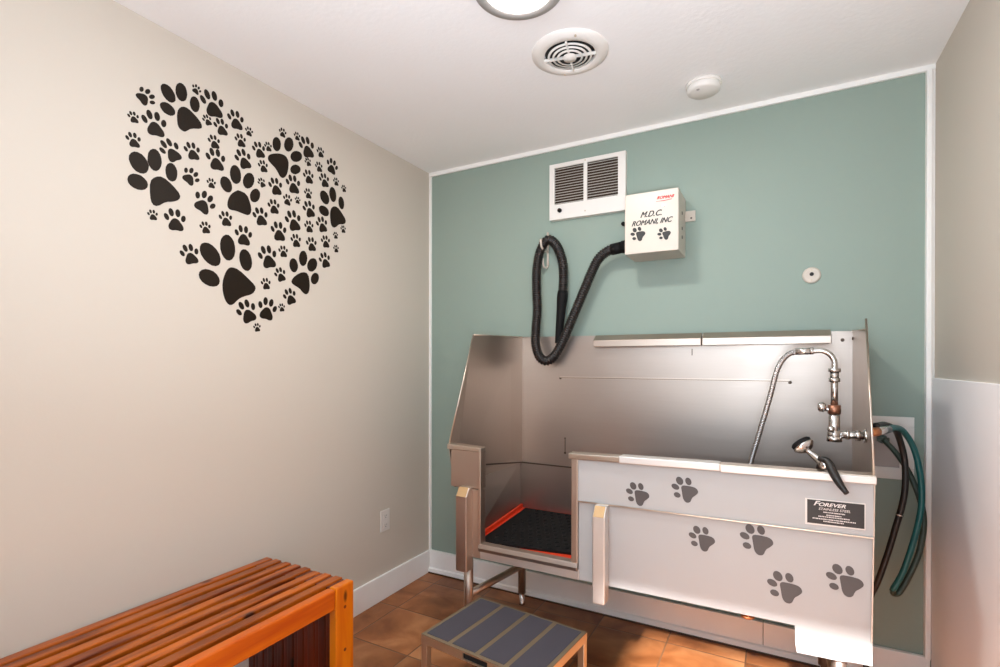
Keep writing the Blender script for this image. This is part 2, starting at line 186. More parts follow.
# ---------------------------------------------------------------- geometry helpers
class MB:
    """collects shapes, then links them as ONE mesh object"""
    def __init__(self): self.v = []; self.f = []; self.sm = []
    def add(self, vs, fs, smooth=False):
        o = len(self.v); self.v += [tuple(p) for p in vs]; self.f += [[i+o for i in f] for f in fs]; self.sm += [smooth]*len(fs)
        return self
    def box(self, x0, x1, y0, y1, z0, z1):
        vs = [(x, y, z) for z in (z0, z1) for y in (y0, y1) for x in (x0, x1)]
        return self.add(vs, [(0, 2, 3, 1), (4, 5, 7, 6), (0, 1, 5, 4), (2, 6, 7, 3), (0, 4, 6, 2), (1, 3, 7, 5)])
    def hexa(self, a, b):
        """loop a and loop b of equal length joined as a solid"""
        n = len(a)
        return self.add(list(a)+list(b), [list(range(n))[::-1], list(range(n, 2*n))]+[(i, (i+1) % n, n+(i+1) % n, n+i) for i in range(n)])
    def prism(self, poly, d):
        d = Vector(d); return self.hexa([Vector(p) for p in poly], [Vector(p)+d for p in poly])
    def lathe(self, prof, o, ax, seg=28, caps=True):
        """prof: (r, h) pairs along axis ax from o"""
        ax = Vector(ax).normalized(); t = Vector((0, 0, 1)) if abs(ax.z) < .9 else Vector((1, 0, 0))
        u = ax.cross(t).normalized(); w = ax.cross(u); o = Vector(o); vs = []; fs = []
        for r, h in prof:
            for k in range(seg):
                a = 2*PI*k/seg; vs.append(o+ax*h+(u*math.cos(a)+w*math.sin(a))*r)
        for j in range(len(prof)-1):
            for k in range(seg):
                k2 = (k+1) % seg; fs.append((j*seg+k, j*seg+k2, (j+1)*seg+k2, (j+1)*seg+k))
        self.add(vs, fs, True)
        if caps:
            n = (len(prof)-1)*seg; b0 = len(self.v)-len(vs)
            self.f += [[b0+k for k in range(seg)][::-1], [b0+n+k for k in range(seg)]]; self.sm += [False, False]
        return self
    def cyl(self, a, b, r, r2=None, seg=20):
        a = Vector(a); b = Vector(b); return self.lathe([(r, 0), (r if r2 is None else r2, (b-a).length)], a, b-a, seg)
    def ball(self, c, r, sc=(1, 1, 1), seg=16):
        pr = [(max(1e-5, math.sin(PI*k/10))*r, -math.cos(PI*k/10)*r) for k in range(11)]
        n = len(self.v); self.lathe(pr, (0, 0, 0), (0, 0, 1), seg)
        for i in range(n, len(self.v)):
            p = self.v[i]; self.v[i] = (c[0]+p[0]*sc[0], c[1]+p[1]*sc[1], c[2]+p[2]*sc[2])
        return self
    def sweep(self, pts, r, seg=14, sub=8, rib=None, rfun=None):
        """smooth tube through points (Catmull-Rom); rib=(pitch, depth) gives corrugation"""
        P = [Vector(p) for p in pts]; Q = []
        E = [P[0]*2-P[1]]+P+[P[-1]*2-P[-2]]
        for i in range(1, len(E)-2):
            for k in range(sub):
                t = k/sub; a, b, c, d = E[i-1:i+3]
                Q.append(.5*((2*b)+(c-a)*t+(2*a-5*b+4*c-d)*t*t+(3*b-a-3*c+d)*t**3))
        Q.append(P[-1])
        if rib:
            L = [0]
            for i in range(1, len(Q)): L.append(L[-1]+(Q[i]-Q[i-1]).length)
            n = int(L[-1]/(rib[0]/4)); R = []; j = 0
            for k in range(n+1):
                l = L[-1]*k/n
                while j < len(L)-2 and L[j+1] < l: j += 1
                R.append(Q[j].lerp(Q[j+1], (l-L[j])/max(1e-9, L[j+1]-L[j])))
            Q = R
        vs = []; T = (Q[1]-Q[0]).normalized(); u = T.orthogonal().normalized()
        for i, q in enumerate(Q):
            T2 = (Q[min(i+1, len(Q)-1)]-Q[max(i-1, 0)]).normalized()
            u = (T.rotation_difference(T2) @ u); u = (u-T2*u.dot(T2)).normalized(); w = T2.cross(u); T = T2
            rr = r if rfun is None else rfun(i/(len(Q)-1))
            if rib: rr += (rib[1] if (i % 4) in (0, 1) else -rib[1])
            vs += [q+(u*math.cos(2*PI*k/seg)+w*math.sin(2*PI*k/seg))*rr for k in range(seg)]
        n = len(Q); fs = [(j*seg+k, j*seg+(k+1) % seg, (j+1)*seg+(k+1) % seg, (j+1)*seg+k) for j in range(n-1) for k in range(seg)]
        fs += [list(range(seg))[::-1], [(n-1)*seg+k for k in range(seg)]]
        return self.add(vs, fs, True)
    def flat(self, poly, origin, ux, uy, n, th=.0008):
        """2-D outline as a thin plate: origin + x*ux + y*uy, thickness along n"""
        o, ux, uy, n = map(Vector, (origin, ux, uy, n))
        a = [o+ux*p[0]+uy*p[1] for p in poly]; return self.hexa(a, [p+n*th for p in a])
    def build(self, name, m, parent=None, bevel=0., shade=None):
        me = bpy.data.meshes.new(name); bm = bmesh.new()
        bv = [bm.verts.new(p) for p in self.v]
        for f, sm in zip(self.f, self.sm):
            try: fc = bm.faces.new([bv[i] for i in f]); fc.smooth = sm
            except ValueError: pass
        bmesh.ops.recalc_face_normals(bm, faces=bm.faces)
        bm.to_mesh(me); bm.free()
        me.materials.append(M[m] if isinstance(m, str) else m)
        o = bpy.data.objects.new(name, me); C.objects.link(o)
        if bevel:
            b = o.modifiers.new('bevel', 'BEVEL'); b.width = bevel; b.segments = 2; b.limit_method = 'ANGLE'; b.angle_limit = math.radians(40)
        if parent is not None:
            o.parent = parent; o.matrix_parent_inverse = parent.matrix_world.inverted()
        return o
def rebase(o, loc):
    """move a single-mesh thing's origin to its base"""
    loc = Vector(loc); o.data.transform(Matrix.Translation(-loc)); o.location = loc; bpy.context.view_layer.update()
def tag(o, label, cat, group=None):
    o['label'] = label; o['category'] = cat
    if group: o['group'] = group
    return o
def thing(name, label, cat, loc, group=None):
    o = bpy.data.objects.new(name, None); C.objects.link(o); o.location = loc; o.empty_display_size = .05
    bpy.context.view_layer.update()
    return tag(o, label, cat, group)
def struct(name, mb, m, bevel=0.):
    o = mb.build(name, m, None, bevel); o['kind'] = 'structure'; return o
def text(name, body, size, loc, ux, uy, m, parent, shear=.0, th=.0006, sx=1., bold=0., align='CENTER'):
    cu = bpy.data.curves.new(name, 'FONT'); cu.body = body; cu.size = size; cu.shear = shear; cu.extrude = 0; cu.offset = 0
    cu.align_x = align; cu.align_y = 'CENTER'; cu.extrude = th
    t = bpy.data.objects.new(name+'_tmp', cu); C.objects.link(t)
    dg = bpy.context.evaluated_depsgraph_get(); me = bpy.data.meshes.new_from_object(t.evaluated_get(dg))
    bpy.data.objects.remove(t)
    if bold:                                   # heavier strokes: the same outline laid down again a hair to each side
        bm = bmesh.new()
        for dx, dy, dz in ((-bold, 0, 0), (0, bold*.6, .00008), (bold, 0, .00016), (0, -bold*.6, .00024)):
            n0 = len(bm.verts); bm.from_mesh(me); bm.verts.ensure_lookup_table()
            for v in bm.verts[n0:]: v.co += Vector((dx, dy, dz))
        bm.to_mesh(me); bm.free()
    me.name = name; me.materials.clear(); me.materials.append(M[m])
    ux = Vector(ux).normalized(); uy = Vector(uy).normalized(); n = ux.cross(uy)
    me.transform(Matrix.Translation(Vector(loc)) @ Matrix(((ux.x*sx, uy.x, n.x, 0), (ux.y*sx, uy.y, n.y, 0), (ux.z*sx, uy.z, n.z, 0), (0, 0, 0, 1))))
    o = bpy.data.objects.new(name, me); C.objects.link(o); o.parent = parent; o.matrix_parent_inverse = parent.matrix_world.inverted()
    return o
def ellipse(cx, cy, a, b, deg, n=14):
    t = math.radians(deg); r = []
    for k in range(n):
        q = 2*PI*k/n; x = a*math.cos(q); y = b*math.sin(q)
        r.append((cx+x*math.cos(t)-y*math.sin(t), cy+x*math.sin(t)+y*math.cos(t)))
    return r
def smooth_poly(p, it=2):
    for _ in range(it):
        p = [q for i in range(len(p)) for q in ((p[i][0]*.75+p[(i+1) % len(p)][0]*.25, p[i][1]*.75+p[(i+1) % len(p)][1]*.25),
                                               (p[i][0]*.25+p[(i+1) % len(p)][0]*.75, p[i][1]*.25+p[(i+1) % len(p)][1]*.75))]
    return p
# paw outlines, unit height, y up
PAW_UP = [smooth_poly([(0, .07), (.13, .02), (.23, -.12), (.33, -.28), (.32, -.44), (.19, -.50), (.0, -.46), (-.19, -.50), (-.32, -.44), (-.33, -.28), (-.23, -.12), (-.13, .02)]),
          ellipse(-.145, .30, .110, .180, 6), ellipse(.145, .30, .110, .180, -6), ellipse(-.365, .08, .100, .155, 20), ellipse(.365, .08, .100, .155, -20)]
def _n(u, v): return ((u-94)/84, -(v-120)/84)
PAW_SIDE = [smooth_poly([_n(*q) for q in [(82, 106), (110, 105), (132, 108), (140, 122), (130, 134), (120, 142), (115, 160), (101, 163), (91, 152), (87, 130)]]),
            ellipse(*_n(78, 92), .135, .17, 30), ellipse(*_n(106, 90), .115, .155, 22), ellipse(*_n(65, 114), .16, .11, -22), ellipse(*_n(72, 141), .135, .105, -14)]
def paw_mb(shape, c, h, deg, ux, uy, n, th=.0008, kx=1.):
    t = math.radians(-deg); mb = MB()
    for p in shape:
        mb.flat([((x*kx*math.cos(t)-y*math.sin(t))*h, (x*kx*math.sin(t)+y*math.cos(t))*h) for x, y in p], c, ux, uy, n, th)
    return mb

# ================================================================ room shell
T = .12
struct('floor', MB().box(-.0, W, YR, 0, -.1, 0), 'floor')
struct('ceiling', MB().box(-T, W+T, YR-T, T, H, H+.1), 'ceil')
struct('wall_left', MB().box(-T, 0, YR-T, T, -.1, H), 'wall')
struct('wall_right', MB().box(W, W+T, YR-T, T, -.1, H), 'wall')
struct('wall_back', MB().box(0, W, 0, T, -.1, H), 'teal')
# rear wall behind the viewer: an open doorway on the right
DX0, DX1, DZ = 1.33, 2.25, 2.15
rw = MB().box(0, DX0, YR-T, YR, 0, H).box(DX0, DX1, YR-T, YR, DZ, H).box(DX1, W, YR-T, YR, 0, H)
struct('wall_rear', rw, 'wall')
# wainscot board on the right wall, with its top edge showing
struct('trim_1', MB().box(W-.012, W, YR, -.03, .0, 1.223), 'wainscot', .002)
struct('trim_2', MB().box(W-.03, W, -.012, 0, .13, H-.022), 'trim', .002)      # corner strip right
struct('trim_3', MB().box(0, .016, -.012, 0, .13, H-.022), 'trim', .002)       # corner strip left
struct('trim_4', MB().box(0, W, -.014, 0, H-.022, H), 'trim', .002)            # strip under the ceiling
struct('trim_5', MB().box(W-.03, W-.012, -.030, -.012, .13, H-.022), 'trim', .003)
SEAM = 1.825
bb = MB().box(.014, SEAM-.0012, -.020, 0, 0, .134).box(SEAM+.0012, W-.012, -.020, 0, 0, .134)
struct('baseboard_back', bb, 'basebd', .003)
struct('trim_6', MB().prism([(.014, -.020, .008), (.014, -.034, .008), (.014, -.030, .028), (.014, -.020, .034)], (W-.03, 0, 0)), 'basebd', .002)
struct('trim_7', MB().box(.014, W-.012, -.036, -.0, 0, .007), 'shoe')
struct('baseboard_left', MB().box(0, .014, YR, 0, 0, .134), 'basebd', .003)

# ================================================================ paw stickers on the left wall
BIG = {'A': ('large', 'upper-left'), 'B': ('large', 'far-left'), 'C': ('large', 'sideways'), 'D': ('large', 'central'),
       'E': ('large', 'far-right'), 'F': ('largest', 'lower-left'), 'G': ('large', 'lower-right')}
BL = {'A': 'large black paw sticker at the top of the heart\'s left lobe',
      'B': 'large shiny brownish paw sticker at the far left edge of the wall heart',
      'C': 'large black paw sticker lying sideways with two round toes, in the heart\'s right lobe',
      'D': 'large black paw sticker near the centre of the heart, with four upright toes',
      'E': 'large black paw sticker at the far right edge of the wall heart',
      'F': 'largest black paw sticker, at the lower left side of the wall heart',
      'G': 'large black paw sticker leaning right near the heart\'s lower right edge'}
GRP = 'paw print stickers forming a heart on the beige wall'
bc = {}
for k, polys in BIGP.items():
    mb = MB()
    for j, p in enumerate(polys):
        q = smooth_poly([tuple(a) for a in p], 1) if j == 0 else p
        mb.hexa([(.0, a[0], a[1]) for a in q], [(.001, a[0], a[1]) for a in q])
    cy = sum(a[0] for p in polys for a in p)/sum(len(p) for p in polys); cz = sum(a[1] for p in polys for a in p)/sum(len(p) for p in polys)
    bc[k] = (cy, cz); o = mb.build('paw_sticker', 'black'); rebase(o, (0, cy, cz)); tag(o, BL[k], 'sticker', GRP)
ORD = ['', 'second ', 'third ', 'fourth ', 'fifth ', 'sixth ']
DIR = ['right of', 'above right of', 'above', 'above left of', 'left of', 'below left of', 'below', 'below right of']
info = []
for (y, z, h, th) in SMALLP:
    k = min(bc, key=lambda q: math.hypot(bc[q][0]-y, bc[q][1]-z))
    dy, dz = y-bc[k][0], z-bc[k][1]; sec = int(round(math.degrees(math.atan2(dz, dy))/45)) % 8
    size = 'tiny' if h < .052 else ('small' if h < .076 else 'medium')
    info.append((k, sec, size, math.hypot(dy, dz)))
for i, (y, z, h, th) in enumerate(SMALLP):
    k, sec, size, d = info[i]
    same = sorted(e[3] for e in info if e[:3] == (k, sec, size))
    rank = same.index(d)
    ordw = ('nearest, ' if rank == 0 else ORD[rank]+'nearest, ') if len(same) > 1 else ''
    lab = '%s black wall paw sticker, %s%s the %s %s paw' % (size, ordw, DIR[sec], BIG[k][0], BIG[k][1])
    mb = paw_mb(PAW_UP, (0, y, z), h, th, (0, 1, 0), (0, 0, 1), (1, 0, 0), .001, 1.0)
    o = mb.build('paw_sticker', 'black'); rebase(o, (0, y, z)); tag(o, lab, 'sticker', GRP)

# ================================================================ dog washing tub
tub = thing('dog_washing_tub', 'stainless steel walk-in dog washing tub with grey paw prints, against the green wall', 'tub', (1.39, -.37, 0))
YF = -.70
def zr(x): return (x-.617)*.0159          # the front rim climbs slightly towards the right
t = .004
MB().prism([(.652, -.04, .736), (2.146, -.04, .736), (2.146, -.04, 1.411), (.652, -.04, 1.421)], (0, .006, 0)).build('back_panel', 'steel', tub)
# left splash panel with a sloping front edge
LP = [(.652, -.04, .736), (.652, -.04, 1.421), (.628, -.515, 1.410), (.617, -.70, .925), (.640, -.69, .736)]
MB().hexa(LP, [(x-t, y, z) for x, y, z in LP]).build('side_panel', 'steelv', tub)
LPe = LP[1:4]
MB().sweep([LP[2], LP[3]], .0035, sub=1).sweep([LP[1], LP[2]], .003, sub=1).build('edge_bead', 'steelr', tub)
RP = [(2.146, -.04, .45), (2.146, -.04, 1.411), (2.140, -.434, 1.394), (2.1265, -.70, .94), (2.1205, -.70, .45)]
MB().hexa(RP, [(x+t*.9, y, z) for x, y, z in RP]).build('side_panel', 'steelv', tub)
MB().sweep([(2.1405, -.430, 1.430), RP[3]], .0035, sub=1).sweep([RP[1], RP[2]], .003, sub=1).build('edge_bead', 'steelr', tub)
MB().hexa([(2.1405, -.425, 1.394), (2.1405, -.425, 1.429), (2.127, -.695, .95), (2.127, -.695, .93)], [(2.1435, -.425, 1.394), (2.1435, -.425, 1.429), (2.130, -.695, .95), (2.130, -.695, .93)]).build('edge_flange', 'steelv', tub)
# lower basin, a single folded sheet: back, left and floor
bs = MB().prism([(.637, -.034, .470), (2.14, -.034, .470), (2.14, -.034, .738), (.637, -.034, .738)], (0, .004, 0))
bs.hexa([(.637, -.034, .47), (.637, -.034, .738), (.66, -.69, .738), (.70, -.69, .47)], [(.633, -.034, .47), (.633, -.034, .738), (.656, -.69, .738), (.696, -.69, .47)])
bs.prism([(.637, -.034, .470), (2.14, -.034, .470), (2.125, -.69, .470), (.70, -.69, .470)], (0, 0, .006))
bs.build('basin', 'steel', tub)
SZ = .826
# bead where splash panels overlap the basin
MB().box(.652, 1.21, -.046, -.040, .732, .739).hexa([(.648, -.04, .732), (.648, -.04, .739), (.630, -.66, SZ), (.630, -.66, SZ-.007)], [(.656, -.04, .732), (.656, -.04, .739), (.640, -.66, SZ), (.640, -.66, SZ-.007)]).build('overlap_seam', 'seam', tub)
# shut seam, screws and slots pressed in the back panel
MB().box(.872, 1.925, -.0445, -.04, 1.203, 1.209).box(.872, 1.925, -.0425, -.04, 1.198, 1.203).build('seam_strip', 'steelv', tub)
MB().box(.872, 1.925, -.0432, -.04, 1.2005, 1.2028).build('seam_gap', 'seam', tub)
for (x, z) in ((1.925, 1.197), (2.112, 1.375), (.875, 1.2)):
    MB().lathe([(.007, 0), (.007, .002), (.004, .004)], (x, -.04, z), (0, -1, 0), 12).build('screw', 'seam', tub)
MB().lathe([(.007, 0), (.007, .002), (.004, .004)], (2.143, -.09, 1.378), (-1, 0, 0), 12).build('screw', 'seam', tub)
MB().box(.8995, .9035, -.0415, -.04, .81, .885).cyl((.9015, -.0395, .808), (.9015, -.0425, .808), .006).cyl((.9015, -.0395, .885), (.9015, -.0425, .885), .004).build('slot', 'seam', tub)
MB().box(1.527, 1.531, -.0415, -.04, 1.315, 1.346).build('slot', 'seam', tub)
# two folded ledges along the top of the back panel
for x0, x1 in ((1.068, 1.573), (1.578, 2.07)):
    MB().prism([(x0, -.04, 1.4185), (x0, -.05, 1.4185), (x0, -.086, 1.392), (x0, -.086, 1.360), (x0, -.04, 1.360)], (x1-x0, 0, 0)).build('ledge', 'steelv', tub, .002)
# front left pillar with cap
MB().hexa([(.627, YF, .742), (.775, YF, .745), (.775, YF, .912), (.627, YF, .906)], [(.627, YF+.05, .742), (.775, YF+.05, .745), (.775, YF+.05, .912), (.627, YF+.05, .906)]).build('pillar', 'steelv', tub, .002)
MB().hexa([(.612, YF-.008, .903), (.781, YF-.008, .903), (.781, YF-.008, .921), (.612, YF-.008, .927)], [(.615, YF+.04, .903), (.781, YF+.04, .903), (.781, YF+.04, .921), (.615, YF+.04, .927)]).build('pillar_cap', 'steelr', tub, .003)
MB().hexa([(.690, YF, .452), (.775, YF, .452), (.775, YF, .742), (.690, YF, .742)], [(.690, YF+.045, .452), (.775, YF+.045, .452), (.775, YF+.045, .742), (.690, YF+.045, .742)]).build('lower_post', 'steelv', tub, .002)
MB().box(.770, .780, YF-.006, YF+.02, .512, .91).build('door_jamb', 'steelr', tub, .002)
MB().box(1.183, 1.209, YF-.006, YF+.03, .49, .928).build('door_jamb', 'steelv', tub, .003)
MB().prism([(.770, YF-.012, .500), (.770, YF-.006, .484), (.770, YF+.03, .484), (.770, YF+.03, .517), (.770, YF-.006, .517)], (.439, 0, 0)).build('door_sill', 'steel', tub, .003)
MB().hexa([(.775, YF, .452), (1.212, YF, .450), (1.212, YF, .49), (.775, YF, .49)], [(.775, YF+.03, .452), (1.212, YF+.03, .450), (1.212, YF+.03, .49), (.775, YF+.03, .49)]).build('lower_rail', 'steelw', tub, .002)
# front apron: upper band and slightly set back lower band
MB().hexa([(1.209, YF, .754), (2.1255, YF, .764), (2.1255, YF, .935), (1.209, YF, .925)], [(1.209, YF+.02, .754), (2.1255, YF+.02, .764), (2.1255, YF+.02, .935), (1.209, YF+.02, .925)]).build('upper_apron', 'apron', tub, .001)
la = [(1.2095, .450), (1.925, .452), (1.927, .392), (1.931, .368), (2.05, .372), (2.075, .377), (2.1255, .379), (2.1255, .760), (1.2095, .752)]
MB().hexa([(x, YF+.006, z) for x, z in la], [(x, YF+.016, z) for x, z in la]).build('lower_apron', 'apron', tub, .001)
MB().hexa([(1.209, YF-.004, .7505), (2.1255, YF-.004, .7605), (2.1255, YF-.004, .7645), (1.209, YF-.004, .7545)], [(1.209, YF+.01, .7505), (2.1255, YF+.01, .7605), (2.1255, YF+.01, .7645), (1.209, YF+.01, .7545)]).build('apron_fold', 'steelr', tub)
# rim, and the cap strip clipped over its left half
def rim(x0, x1, z0, z1, y0, y1, name, m):
    MB().hexa([(x0, y0, z0+zr(x0)), (x1, y0, z0+zr(x1)), (x1, y0, z1+zr(x1)), (x0, y0, z1+zr(x0))], [(x0, y1, z0+zr(x0)), (x1, y1, z0+zr(x1)), (x1, y1, z1+zr(x1)), (x0, y1, z1+zr(x0))]).build(name, m, tub, .003)
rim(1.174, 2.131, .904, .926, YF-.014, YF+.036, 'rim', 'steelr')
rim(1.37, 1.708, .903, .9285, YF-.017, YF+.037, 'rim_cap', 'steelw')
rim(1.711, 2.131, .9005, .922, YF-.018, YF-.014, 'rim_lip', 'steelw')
# legs with slimmer adjustable feet, and the tube between them
for (x, y) in ((.69, -.655), (.69, -.121), (2.045, -.655), (2.045, -.121)):
    lg = MB().cyl((x, y, .062), (x, y, .46), .0205).build('leg', 'steelv', tub)
    MB().lathe([(.016, 0), (.0135, .006), (.0135, .075)], (x, y, 0), (0, 0, 1), 18).build('foot', 'chrome', lg)
for x in (.69, 2.045):
    MB().cyl((x, -.655, .265), (x, -.121, .205), .0165).build('brace', 'steelv', tub)
# square tubes standing on the front, cut on the slant at the top
for (x0, x1, z0, m) in ((.684, .738, .402, 'steelv'), (1.281, 1.328, .400, 'steelw')):
    zt = .752
    MB().prism([(x0, -.750, z0), (x0, -.750, zt-.035), (x0, -.725, zt), (x0, -.697, zt), (x0, -.697, z0)], (x1-x0, 0, 0)).build('bracket', m, tub, .004)
    MB().prism([(x0+.004, -.7505, zt-.0345), (x0+.004, -.7265, zt-.0005), (x0+.004, -.7275, zt+.0015), (x0+.004, -.7525, zt-.034)], (x1-x0-.008, 0, 0)).build('bracket_reflection', 'cap', tub, .001)  # plate added to carry the tan reflection at the open tube end
# drain stub under the apron
MB().cyl((1.79, -.66, .455), (1.79, -.66, .430), .016).cyl((1.79, -.66, .44), (1.79, -.66, .433), .021).build('drain_stub', 'copper', tub)
# mats inside
MB().hexa([(.662, -.055, .4765), (1.62, -.055, .4765), (1.62, -.685, .4765), (.705, -.685, .4765)], [(.662, -.055, .487), (1.62, -.055, .487), (1.62, -.685, .487), (.705, -.685, .487)]).hexa([(.640, -.038, .4765), (.662, -.038, .4765), (.715, -.685, .4765), (.700, -.685, .4765)], [(.640, -.038, .516), (.650, -.038, .516), (.707, -.685, .516), (.700, -.685, .516)]).box(.65, 1.2, -.05, -.038, .4765, .508)
rm = MB().hexa([(.645, -.040, .4765), (1.62, -.040, .4765), (1.62, -.688, .4765), (.703, -.688, .4765)], [(.645, -.040, .490), (1.62, -.040, .490), (1.62, -.688, .490), (.703, -.688, .490)])
rm.hexa([(.643, -.040, .48), (.657, -.040, .48), (.714, -.685, .48), (.702, -.685, .48)], [(.643, -.040, .508), (.657, -.040, .508), (.714, -.685, .508), (.702, -.685, .508)])
mat_o = rm.build('mat', 'red'); 
rebase(mat_o, (1.1, -.36, .4765)); tag(mat_o, 'red mat lining the tub floor, its edge glowing around the black mat', 'mat')
bmx = MB()
bmx.hexa([(.690, -.075, .490), (1.60, -.075, .490), (1.60, -.500, .490), (.728, -.635, .490)], [(.690, -.075, .500), (1.60, -.075, .500), (1.60, -.500, .500), (.728, -.635, .500)])
for i in range(20):
    for j in range(12):
        x = .765+i*.042+(j % 2)*.021; y = -.10-j*.043
        if y < -.622+(x-.728)*.155 or x > 1.58: continue
        bmx.lathe([(.011, 0), (.011, .002), (.006, .005)], (x, y, .4995), (0, 0, 1), 10)
bo = bmx.build('rubber_mat', 'rubber'); rebase(bo, (1.15, -.37, .490)); tag(bo, 'black studded rubber mat lying on the red mat in the tub', 'mat')
# paw prints and maker's plate on the apron
for (x, z, h) in ((1.433, .807, .082), (1.594, .842, .086), (1.649, .680, .083), (1.815, .704, .096), (1.895, .566, .096), (2.054, .620, .094)):
    y = YF if z > .77 else YF+.006
    paw_mb(PAW_SIDE, (x, y, z), h, 2, (1, 0, 0), (0, 0, 1), (0, -1, 0), .0012).build('paw_decal', 'grey_vinyl', tub)
pl = MB().hexa([(1.952, YF, .779), (2.106, YF, .783), (2.106, YF, .862), (1.952, YF, .860)], [(1.952, YF-.0015, .779), (2.106, YF-.0015, .783), (2.106, YF-.0015, .862), (1.952, YF-.0015, .860)]).build('name_plate', 'white_plastic', tub)
MB().hexa([(1.9575, YF-.0015, .7845), (2.1035, YF-.0015, .7865), (2.1035, YF-.0015, .859), (1.9575, YF-.0015, .857)], [(1.9575, YF-.0022, .7845), (2.1035, YF-.0022, .7865), (2.1035, YF-.0022, .859), (1.9575, YF-.0022, .857)]).build('plate_face', 'plate', pl)
yt = YF-.0024
text('lettering', 'F', .0205, (1.9795, yt, .8468), (1, 0, .012), (0, 0, 1), 'whiteprint', pl, .35, .0003, 1.35, .0004)
text('lettering', 'OREVER', .0155, (2.021, yt, .8455), (1, 0, .012), (0, 0, 1), 'whiteprint', pl, .35, .0003, 1.25, .0004)
text('lettering', 'STAINLESS STEEL', .0104, (2.028, yt, .8320), (1, 0, .012), (0, 0, 1), 'whiteprint', pl, .25, .0003, 1.05)
fp = MB()     # lines of small print
for (x0, x1, z) in ((2.000, 2.056, .8225), (2.008, 2.047, .8145), (1.987, 2.068, .8085), (1.972, 2.082, .8010), (2.000, 2.052, .7945)):
    x = x0
    while x < x1:
        w = random.uniform(.0012, .0036); fp.box(x, min(x+w, x1), yt-.0003, yt+.0002, z-.0016, z+.0016); x += w+random.uniform(.0006, .0016)
fp.build('small_print', 'whiteprint', pl)

# ================================================================ faucet with spray hose and spray head
FY = -.52
fau = thing('tub_faucet', 'chrome pet wash faucet on the tub\'s right side panel with looping spray hose', 'faucet', (2.137, FY, 1.045))
FX = 2.043; FZ = 1.042
MB().cyl((2.132, FY, FZ), (FX+.01, FY, FZ), .0125).cyl((2.133, FY, FZ), (2.124, FY, FZ), .022).cyl((2.115, FY, FZ), (2.100, FY, FZ), .0185, seg=6).cyl((2.085, FY, FZ), (2.074, FY, FZ), .0165, seg=6).build('inlet_pipe', 'chrome', fau)
MB().cyl((FX, FY, FZ-.022), (FX, FY, FZ+.075), .0165).cyl((FX, FY, FZ-.024), (FX, FY, FZ-.006), .022).ball((FX, FY, FZ), .021).build('valve_body', 'chrome', fau)
MB().cyl((FX-.012, FY-.0, FZ+.02), (FX-.012, FY-.03, FZ+.02), .008).ball((FX-.012, FY-.034, FZ+.02), .011).build('bleed_knob', 'chrome', fau)
MB().cyl((FX-.005, FY, FZ+.083), (FX-.030, FY, FZ+.083), .007).lathe([(.010, 0), (.016, .006), (.016, .018), (.010, .024)], (FX-.024, FY-.004, FZ+.090), (-1, 0, 0), 18).build('handle_knob', 'chrome', fau)
MB().cyl((FX, FY, FZ+.068), (FX, FY, FZ+.098), .019, seg=8).build('union_nut', 'brass', fau)
MB().cyl((FX, FY, FZ+.09), (FX, FY, FZ+.215), .0105).build('riser', 'chrome', fau)
MB().cyl((FX, FY, FZ+.175), (FX, FY, FZ+.188), .0165).cyl((FX, FY, FZ+.188), (FX, FY, FZ+.208), .014, seg=6).cyl((FX, FY, FZ+.208), (FX, FY, FZ+.220), .018).build('collar', 'chrome', fau)
MB().sweep([(FX, FY, FZ+.21), (FX-.001, FY, FZ+.245), (FX-.014, FY, FZ+.268), (FX-.036, FY, FZ+.280), (FX-.063, FY, FZ+.279)], .0088).build('gooseneck', 'chrome', fau)
MB().cyl((FX-.060, FY, FZ+.279), (FX-.113, FY, FZ+.277), .0115).cyl((FX-.060, FY, FZ+.279), (FX-.070, FY, FZ+.279), .0135, seg=6).build('hose_coupling', 'chrome', fau)
MB().sweep([(FX-.108, FY, FZ+.277), (FX-.138, FY, FZ+.264), (FX-.166, FY, FZ+.218), (FX-.192, FY, FZ+.11), (FX-.225, FY, FZ-.02), (FX-.250, FY, FZ-.12), (FX-.262, FY-.01, FZ-.22), (FX-.24, FY-.03, FZ-.31), (FX-.18, FY-.05, FZ-.33), (FX-.11, FY-.07, FZ-.29), (FX-.07, FY-.085, FZ-.20), (FX-.05, FY-.10, FZ-.115)], .0088, rib=(.006, .0006)).build('spray_hose', 'hose_steel', fau)
# spray head resting across the rim
hd = Vector((1.947, -.66, 1.018)); nk = Vector((1.975, -.672, .990)); pv = Vector((2.004, -.694, .967)); tp = Vector((2.052, -.770, .902))
ax = Vector((-.50, .30, .62)).normalized()
sh = MB().lathe([(.010, -.018), (.020, -.014), (.030, -.004), (.031, .010), (.027, .014), (.0, .015)], hd, ax, 26, False).build('spray_head', 'rubber', fau)
MB().lathe([(.008, 0), (.021, .006), (.0315, .018), (.0325, .021), (.031, .024)], hd-ax*.024, ax, 26, True).build('head_bell', 'chrome', sh)
MB().sweep([hd-ax*.02, nk, pv], .0085, rfun=lambda u: .0075+.006*u).ball(tuple(pv), .0165).build('neck', 'chrome', sh)
MB().sweep([pv+Vector((-.016, 0, .018)), pv+Vector((.006, -.014, .012)), pv+Vector((.020, -.035, -.018)), pv+Vector((.034, -.056, -.045)), tp], .008, rfun=lambda u: .0075+.005*math.sin(PI*min(1, u*1.05))).build('grip_lever', 'hose', sh)
MB().sweep([(FX-.05, FY-.10, FZ-.115), (1.995, -.655, .955), tuple(pv)], .010).build('hose_end', 'hose', sh)

